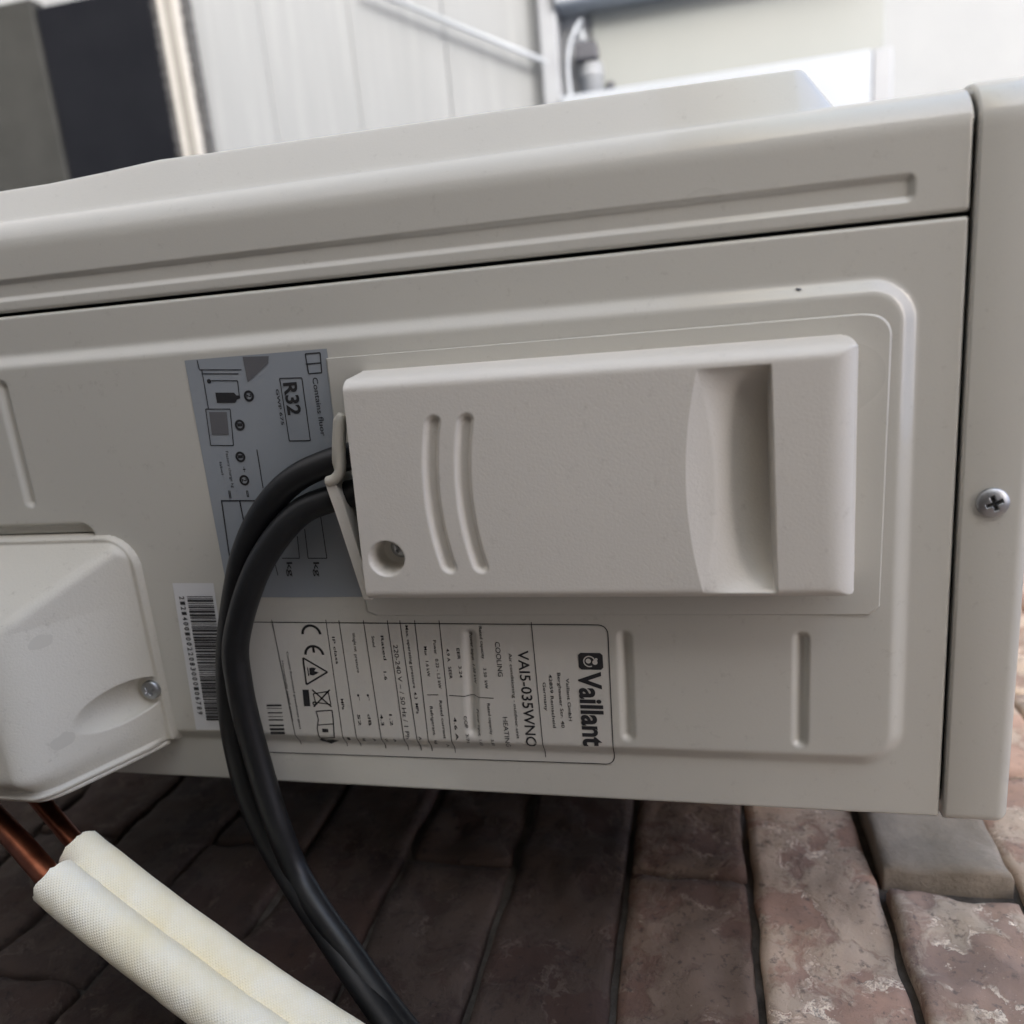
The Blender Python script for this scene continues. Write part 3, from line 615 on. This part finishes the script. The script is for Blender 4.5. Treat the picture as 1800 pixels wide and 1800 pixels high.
# small barcode
pos = 1238
for i, wd in enumerate((3, 2, 1, 5, 2, 4, 1, 3, 2, 6, 3, 2, 4, 1, 5, 3)):
    if i % 2 == 0: pass
    k0 = (pos - 1238) / 66; k1 = (pos + wd - 1238) / 66; A0, A1, B0, B1 = (0.18957, -0.29690), (0.18934, -0.28906), (0.20968, -0.29782), (0.20936, -0.29018)
    l = lambda u, v_, k: (u[0] + (v_[0] - u[0]) * k, u[1] + (v_[1] - u[1]) * k)
    if i % 2 == 0: p.fill([l(A0, B0, k0), l(A1, B1, k0), l(A1, B1, k1), l(A0, B0, k1)])
    pos += wd + .6
p.build('printed_text', M['print'], NP)
def emblem():
    e = Print(); e.fill([(b0[0], b0[1] + .001), (b0[0] + .001, b0[1]), (b1[0] - .001, b0[1]), (b1[0], b0[1] + .001), (b1[0], b1[1] - .001), (b1[0] - .001, b1[1]), (b0[0] + .001, b1[1]), (b0[0], b1[1] - .001)])
    em = e.build('emblem', M['print'], NP)
    e = Print(); e.e = 3 * EPS; c = ((b0[0] + b1[0]) / 2, (b0[1] + b1[1]) / 2 - .0006)
    e.arc(c, .0021, .0026, 100, 385); e.arc((c[0] - .0002, c[1] - .0004), .00005, .0011, 0, 360); e.arc((c[0] + .0004, c[1] + .0024), .00005, .0011, 0, 360); e.arc((c[0] - .0010, c[1] + .0030), .0001, .0006, 0, 360)
    e.build('emblem_figure', M['plate'], NP)
emblem()

# black ink blot on the plate, and a chip in the paint
p = Print(); p.e = 3.5 * EPS; p.fill([(0.20774, -0.27286), (0.20706, -0.27098), (0.20851, -0.26944), (0.20775, -0.26579), (0.20854, -0.26299), (0.20987, -0.26583), (0.21118, -0.26810), (0.21006, -0.27028), (0.20953, -0.27226)]); p.build('ink_blot', M['print'], NP)
p = Print(); p.fill([(0.01969, -0.05729), (0.01935, -0.05672), (0.01967, -0.05538), (0.02010, -0.05500), (0.02038, -0.05614)]); p.build('paint_chip', M['print_soft'], AC)
# white barcode sticker
q = [(0.12781, -0.33481), (0.12802, -0.31314), (0.20393, -0.31646), (0.20474, -0.33837)]
BS = film4('barcode_sticker', *q, M['sticker'])
qq = [np.array(x) for x in q]
def bl(s, t): return tuple((qq[0] * (1 - s) + qq[3] * s) * (1 - t) + (qq[1] * (1 - s) + qq[2] * s) * t)
p = Print(); p.e = 2 * EPS; rb = random.Random(3); s_ = .085
while s_ < .92:
    wd = rb.choice((.0045, .0045, .009, .0135)); p.fill([bl(s_, .31), bl(s_, .94), bl(s_ + wd, .94), bl(s_ + wd, .31)]); s_ += wd + rb.choice((.0045, .0045, .009))
a, b = bl(.085, .12), bl(.90, .12); n = 24
for i, ch in enumerate('212140010022083000106789'):
    k = i / n; p.text(ch, (a[0] + (b[0] - a[0]) * k, a[1] + (b[1] - a[1]) * k), .0016, .0026, .02)
p.build('printed_text', M['print'], BS)


# ------------------------------------------------------------------ cables

def cable(label, pts, r, seed):
    P = smooth_path(pts, 14); v, f = tube(P, r, 24, True, None, lambda t, a: 1 + .025 * np.array([noise.noise(Vector((t * 6 + seed, math.cos(x), math.sin(x)))) for x in a]))
    return tag(mk('power_cable', v, f, M['cable'], None, tuple(P[-1])), label, 'cable', 'black cables entering the terminal cover')
cable('black rubber cable entering the terminal cover highest, running along the outer left of the pair',
      [(0.01200, 0.07026, -0.22366), (0.01350, 0.07083, -0.23569), (0.01500, 0.07781, -0.25616), (0.01500, 0.09106, -0.27310), (0.01400, 0.10997, -0.28708), (0.01250, 0.13173, -0.29728), (0.01180, 0.15425, -0.30504), (0.01160, 0.17451, -0.30948), (0.01180, 0.19516, -0.31163), (0.01250, 0.21445, -0.31133), (0.01400, 0.23348, -0.30859),
       (0.01762, 0.25400, -0.30056), (0.02603, 0.27300, -0.28438), (0.03578, 0.28800, -0.26659), (0.04901, 0.29800, -0.24708), (0.06478, 0.30300, -0.22608), (0.08504, 0.30500, -0.20082)], .0058, 1)
cable('black rubber cable lying on top of its twin, on the inner side of the bend',
      [(0.01200, 0.08457, -0.22569), (0.01300, 0.08784, -0.24318), (0.01550, 0.09220, -0.25625), (0.01850, 0.10229, -0.26783), (0.02100, 0.11556, -0.27800), (0.02250, 0.13268, -0.28722), (0.02250, 0.15152, -0.29478), (0.02200, 0.16839, -0.29667), (0.02120, 0.18586, -0.29705), (0.02100, 0.20988, -0.29529), (0.02250, 0.23880, -0.29091),
       (0.02299, 0.26600, -0.28475), (0.03179, 0.28000, -0.27038), (0.04072, 0.29200, -0.25394), (0.05408, 0.30100, -0.23441), (0.06328, 0.30400, -0.22194), (0.08384, 0.30550, -0.19544)], .0059, 9)


# ------------------------------------------------------------------ insulated pipe pair

PP_ = thing('insulated_pipe_pair', 'pair of cream foam-insulated copper pipes leaving the valve cover', 'insulated pipes', (0.00298, 0.29700, -0.41484))
def sleeve(pts, r, seed):
    P = smooth_path(pts, 22); k = 40
    v, f = tube(P, r, k, False, .0058, lambda t, a: 1 + .03 * np.array([noise.noise(Vector((t * 14 + seed, 1.3 * math.cos(x), 1.3 * math.sin(x)))) for x in a]) + (.03 * np.array([noise.noise(Vector((seed, 3 * math.cos(x), 3 * math.sin(x)))) for x in a]) if t < .03 else 0))
    n_ = len(P); T0 = (P[1] - P[0]) / np.linalg.norm(P[1] - P[0])                # ragged knife cut at the upper end
    for j in range(k):
        dj = T0 * (.0011 * noise.noise(Vector((seed, 2.2 * math.cos(2 * math.pi * j / k), 2.2 * math.sin(2 * math.pi * j / k)))) + .0006 * noise.noise(Vector((seed, j * .9, 1.0))))
        for q in (j, n_ * k + j): v[q] = v[q] + dj
    o = mk('insulation_sleeve', v, f, M['foam'], PP_)
    L_ = np.concatenate([[0], np.cumsum(np.linalg.norm(np.diff(P, axis=0), axis=1))]); uv = o.data.uv_layers.new(name='UVMap'); n = len(P)
    for poly in o.data.polygons:
        js = [o.data.loops[l].vertex_index for l in poly.loop_indices]; wrap = any(j % k == 0 for j in js) and any(j % k == k - 1 for j in js)
        for l, j in zip(poly.loop_indices, js):
            j = j if j < n * k else (j - n * k) % k; a = j % k; a = k if (wrap and a == 0) else a; i = min(j // k, n - 1); uv.data[l].uv = (a / k * 2 * math.pi * r / .06, L_[i] / .06)
    return o
sleeve([(0.05148, 0.24000, -0.37535), (0.05970, 0.25300, -0.34421), (0.06573, 0.26700, -0.31485), (0.07111, 0.28300, -0.28230), (0.07646, 0.29600, -0.25189), (0.08707, 0.30600, -0.21081)], .0097, 2)
sleeve([(0.07159, 0.24000, -0.37062), (0.07837, 0.25300, -0.34176), (0.08392, 0.26700, -0.31255), (0.08890, 0.28300, -0.28165), (0.09543, 0.30000, -0.24334)], .0098, 11)
for pts, r in (([(0.05207, 0.24600, -0.36505), (0.04901, 0.24050, -0.37699), (0.03943, 0.23300, -0.39769), (0.03056, 0.22400, -0.41821), (0.02591, 0.21200, -0.43623)], .0042), ([(0.07350, 0.24600, -0.36177), (0.07052, 0.24050, -0.37291), (0.05704, 0.23300, -0.40202), (0.04161, 0.22400, -0.43757), (0.03075, 0.21200, -0.46606)], .0052)):
    v, f = tube(smooth_path(pts, 10), r, 18); mk('copper_pipe', v, f, M['copper'], PP_)



# ------------------------------------------------------------------ background

BX = -1.30
cl = thing('board_cladding', 'pale limed board cladding with wide boards on the wall beyond the unit', 'cladding', (BX, -.9, GZ))
e = [-.350 - .185 * i for i in range(8)]
for i in range(7):
    z1_, z0_ = e[i], max(e[i + 1], GZ + .002); mb = MB(); mb.box((BX - .02, -2.6, z0_ + .0009), (BX + rng.uniform(-.0012, .0012), .30, z1_ - .0009), .0010); mb.build('board', M['board'], cl)
mb = MB(); mb.box((BX - .05, -2.6, GZ), (BX - .0202, .30, -.352)); mb.build('backing', M['render'], cl)
mb = MB(); mb.box((BX - .30, -2.6, -.3515), (BX - .06, .30, 0.75)); tag(mb.build('rendered_wall', M['render'], None, (BX - .2, -1, -.35)), 'pale cream rendered wall above the board cladding', 'wall')

# white wall cabinet with open bottom
wc = thing('wall_cabinet', 'white wall cabinet with tall side stiles beyond the top of the unit', 'cabinet', (-1.30, -.41, -.345))
mb = MB(); mb.box((-1.358, -.343, -.318), (-1.250, -.215, .2050), .004); mb.build('side_stile', M['white'], wc)
mb = MB(); mb.box((-1.357, -.342, .2053), (-1.2515, -.216, .2370), .003); mb.build('end_cap', M['palegrey'], wc)
mb = MB(); mb.box((-1.358, -.640, -.318), (-1.250, -.490, .2370), .004); mb.build('side_stile', M['white'], wc)
mb = MB(); mb.box((-1.359, -.4895, -.262), (-1.322, -.3435, .2370), .002); mb.build('back_panel', M['backpanel'], wc)
mb = MB(); mb.box((-1.359, -.640, -.3505), (-1.268, -.215, -.3185), .003); mb.build('bottom_rail', M['palegrey'], wc)
mb = MB(); mb.box((-1.359, -.489, -.318), (-1.330, -.344, -.2625), .002); mb.build('mounting_plate', M['palegrey'], wc)
mb = MB(); mb.box((-1.329, -.4310, -.2890), (-1.275, -.4020, -.2500), .003); tag(mb.build('junction_box', M['slate'], None, (-1.30, -.4165, -.289)), 'small dark slate box among the fittings of the white cabinet', 'junction box')
P = []
RR = []
for yv_, r_ in ((-.402, .012), (-.397, .0215), (-.391, .0215), (-.390, .0185), (-.387, .0185), (-.386, .0225), (-.380, .0225), (-.379, .0205), (-.345, .0205)):
    P.append((-1.302, yv_, -.2640)); RR.append(r_)
v, f = tube(P, np.array(RR), 24); tag(mk('pipe_coupling', v, f, M['palegrey'], None, (-1.302, -.37, -.2855)), 'grey ribbed coupling below the small dark box', 'pipe coupling')
v, f = tube(smooth_path([(-1.270, -.340, -.301), (-1.268, -.385, -.303), (-1.266, -.420, -.298), (-1.268, -.450, -.285), (-1.290, -.470, -.276)], 10), .0042, 12)
tag(mk('white_cable', v, f, M['white'], None, (-1.27, -.34, -.301)), 'thin white cable looping past the small dark box', 'cable')
v, f = tube(smooth_path([(-1.329, -.468, -.283), (-1.300, -.455, -.279), (-1.290, -.436, -.276)], 8), .0055, 12)
tag(mk('white_plug', v, f, M['white'], None, (-1.31, -.45, -.283)), 'short white plug joining the top of the small dark box', 'plug')
v, f = tube([(-1.330, -.362, -.2315), (-1.318, -.362, -.2315), (-1.312, -.362, -.2315), (-1.308, -.362, -.2315)], np.array([.004, .008, .008, .005]), 16)
tag(mk('black_knob', v, f, M['slate'], None, (-1.33, -.362, -.2315)), 'tiny dark knob beside the grey ribbed coupling', 'knob')
v, f = tube([(-1.27200, -0.58014, -0.67157), (-1.27200, -0.48153, -0.48416), (-1.27200, -0.40555, -0.33757)], .0045, 10)
tag(mk('wall_rope', v, f, M['white'], None, (-1.27200, -0.40555, -0.33757)), 'taut thin white rope running diagonally across the pale boards', 'rope')

# low plinth, dark panel box and white-edged board
FXB = -1.262
ZB, ZT = -1.3774, -1.1126
mb = MB(); mb.box((-1.298, -0.672, GZ), (FXB + .004, .29, ZB - .0006), .004); tag(mb.build('plinth', M['plinth'], None, (-1.28, -.2, GZ)), 'low grey concrete plinth under the dark navy box', 'plinth')
mb = MB(); mb.box((-1.298, -0.655, ZB), (FXB, .28, ZT), .005)
tag(mb.build('storage_box', M['navy'], None, (-1.28, -.2, ZB)), 'shallow dark navy box with a white-edged board lying on it', 'box')
wb = thing('edged_board', 'white-edged board between two strips of grey felt on the dark box', 'board', (-1.28, -.2, ZT))
def ragged(name, z0, z1, mat, x1, jit, y0):
    V = []; n = 200
    for i in range(n):
        y = y0 + (.28 - y0) * i / (n - 1); a, b, c = rng.uniform(-jit, jit), rng.uniform(-jit, jit), rng.uniform(-jit, jit)
        V += [(-1.297, y, z0), (x1 + c, y, z0 + max(a, -.0005)), (x1 + c * .5, y, z1 + min(b, .0005)), (-1.297, y, z1)]
    F = [[i * 4 + j, i * 4 + (j + 1) % 4, i * 4 + 4 + (j + 1) % 4, i * 4 + 4 + j] for i in range(n - 1) for j in range(4)] + [[3, 2, 1, 0], [n * 4 - 4, n * 4 - 3, n * 4 - 2, n * 4 - 1]]
    return mk(name, V, F, mat, wb, smooth=False)
ragged('felt_strip', -1.1124, -1.0977, M['felt'], FXB - .001, .0030, -0.650)
ragged('felt_strip', -1.0566, -1.0448, M['felt'], FXB - .012, .0034, -0.630)
for a, b, m_, nm, px_ in ((-1.0975, -1.0884, M['warmwhite'], 'white_face', 0), (-1.0881, -1.0665, M['coregrey'], 'board_core', -.003), (-1.0663, -1.0568, M['warmwhite'], 'white_face', 0)):
    mb = MB(); mb.box((-1.298, -0.668 if nm != 'board_core' else -0.645, a), (FXB + .001 + px_, .28, b), .001); mb.build(nm, m_, wb)
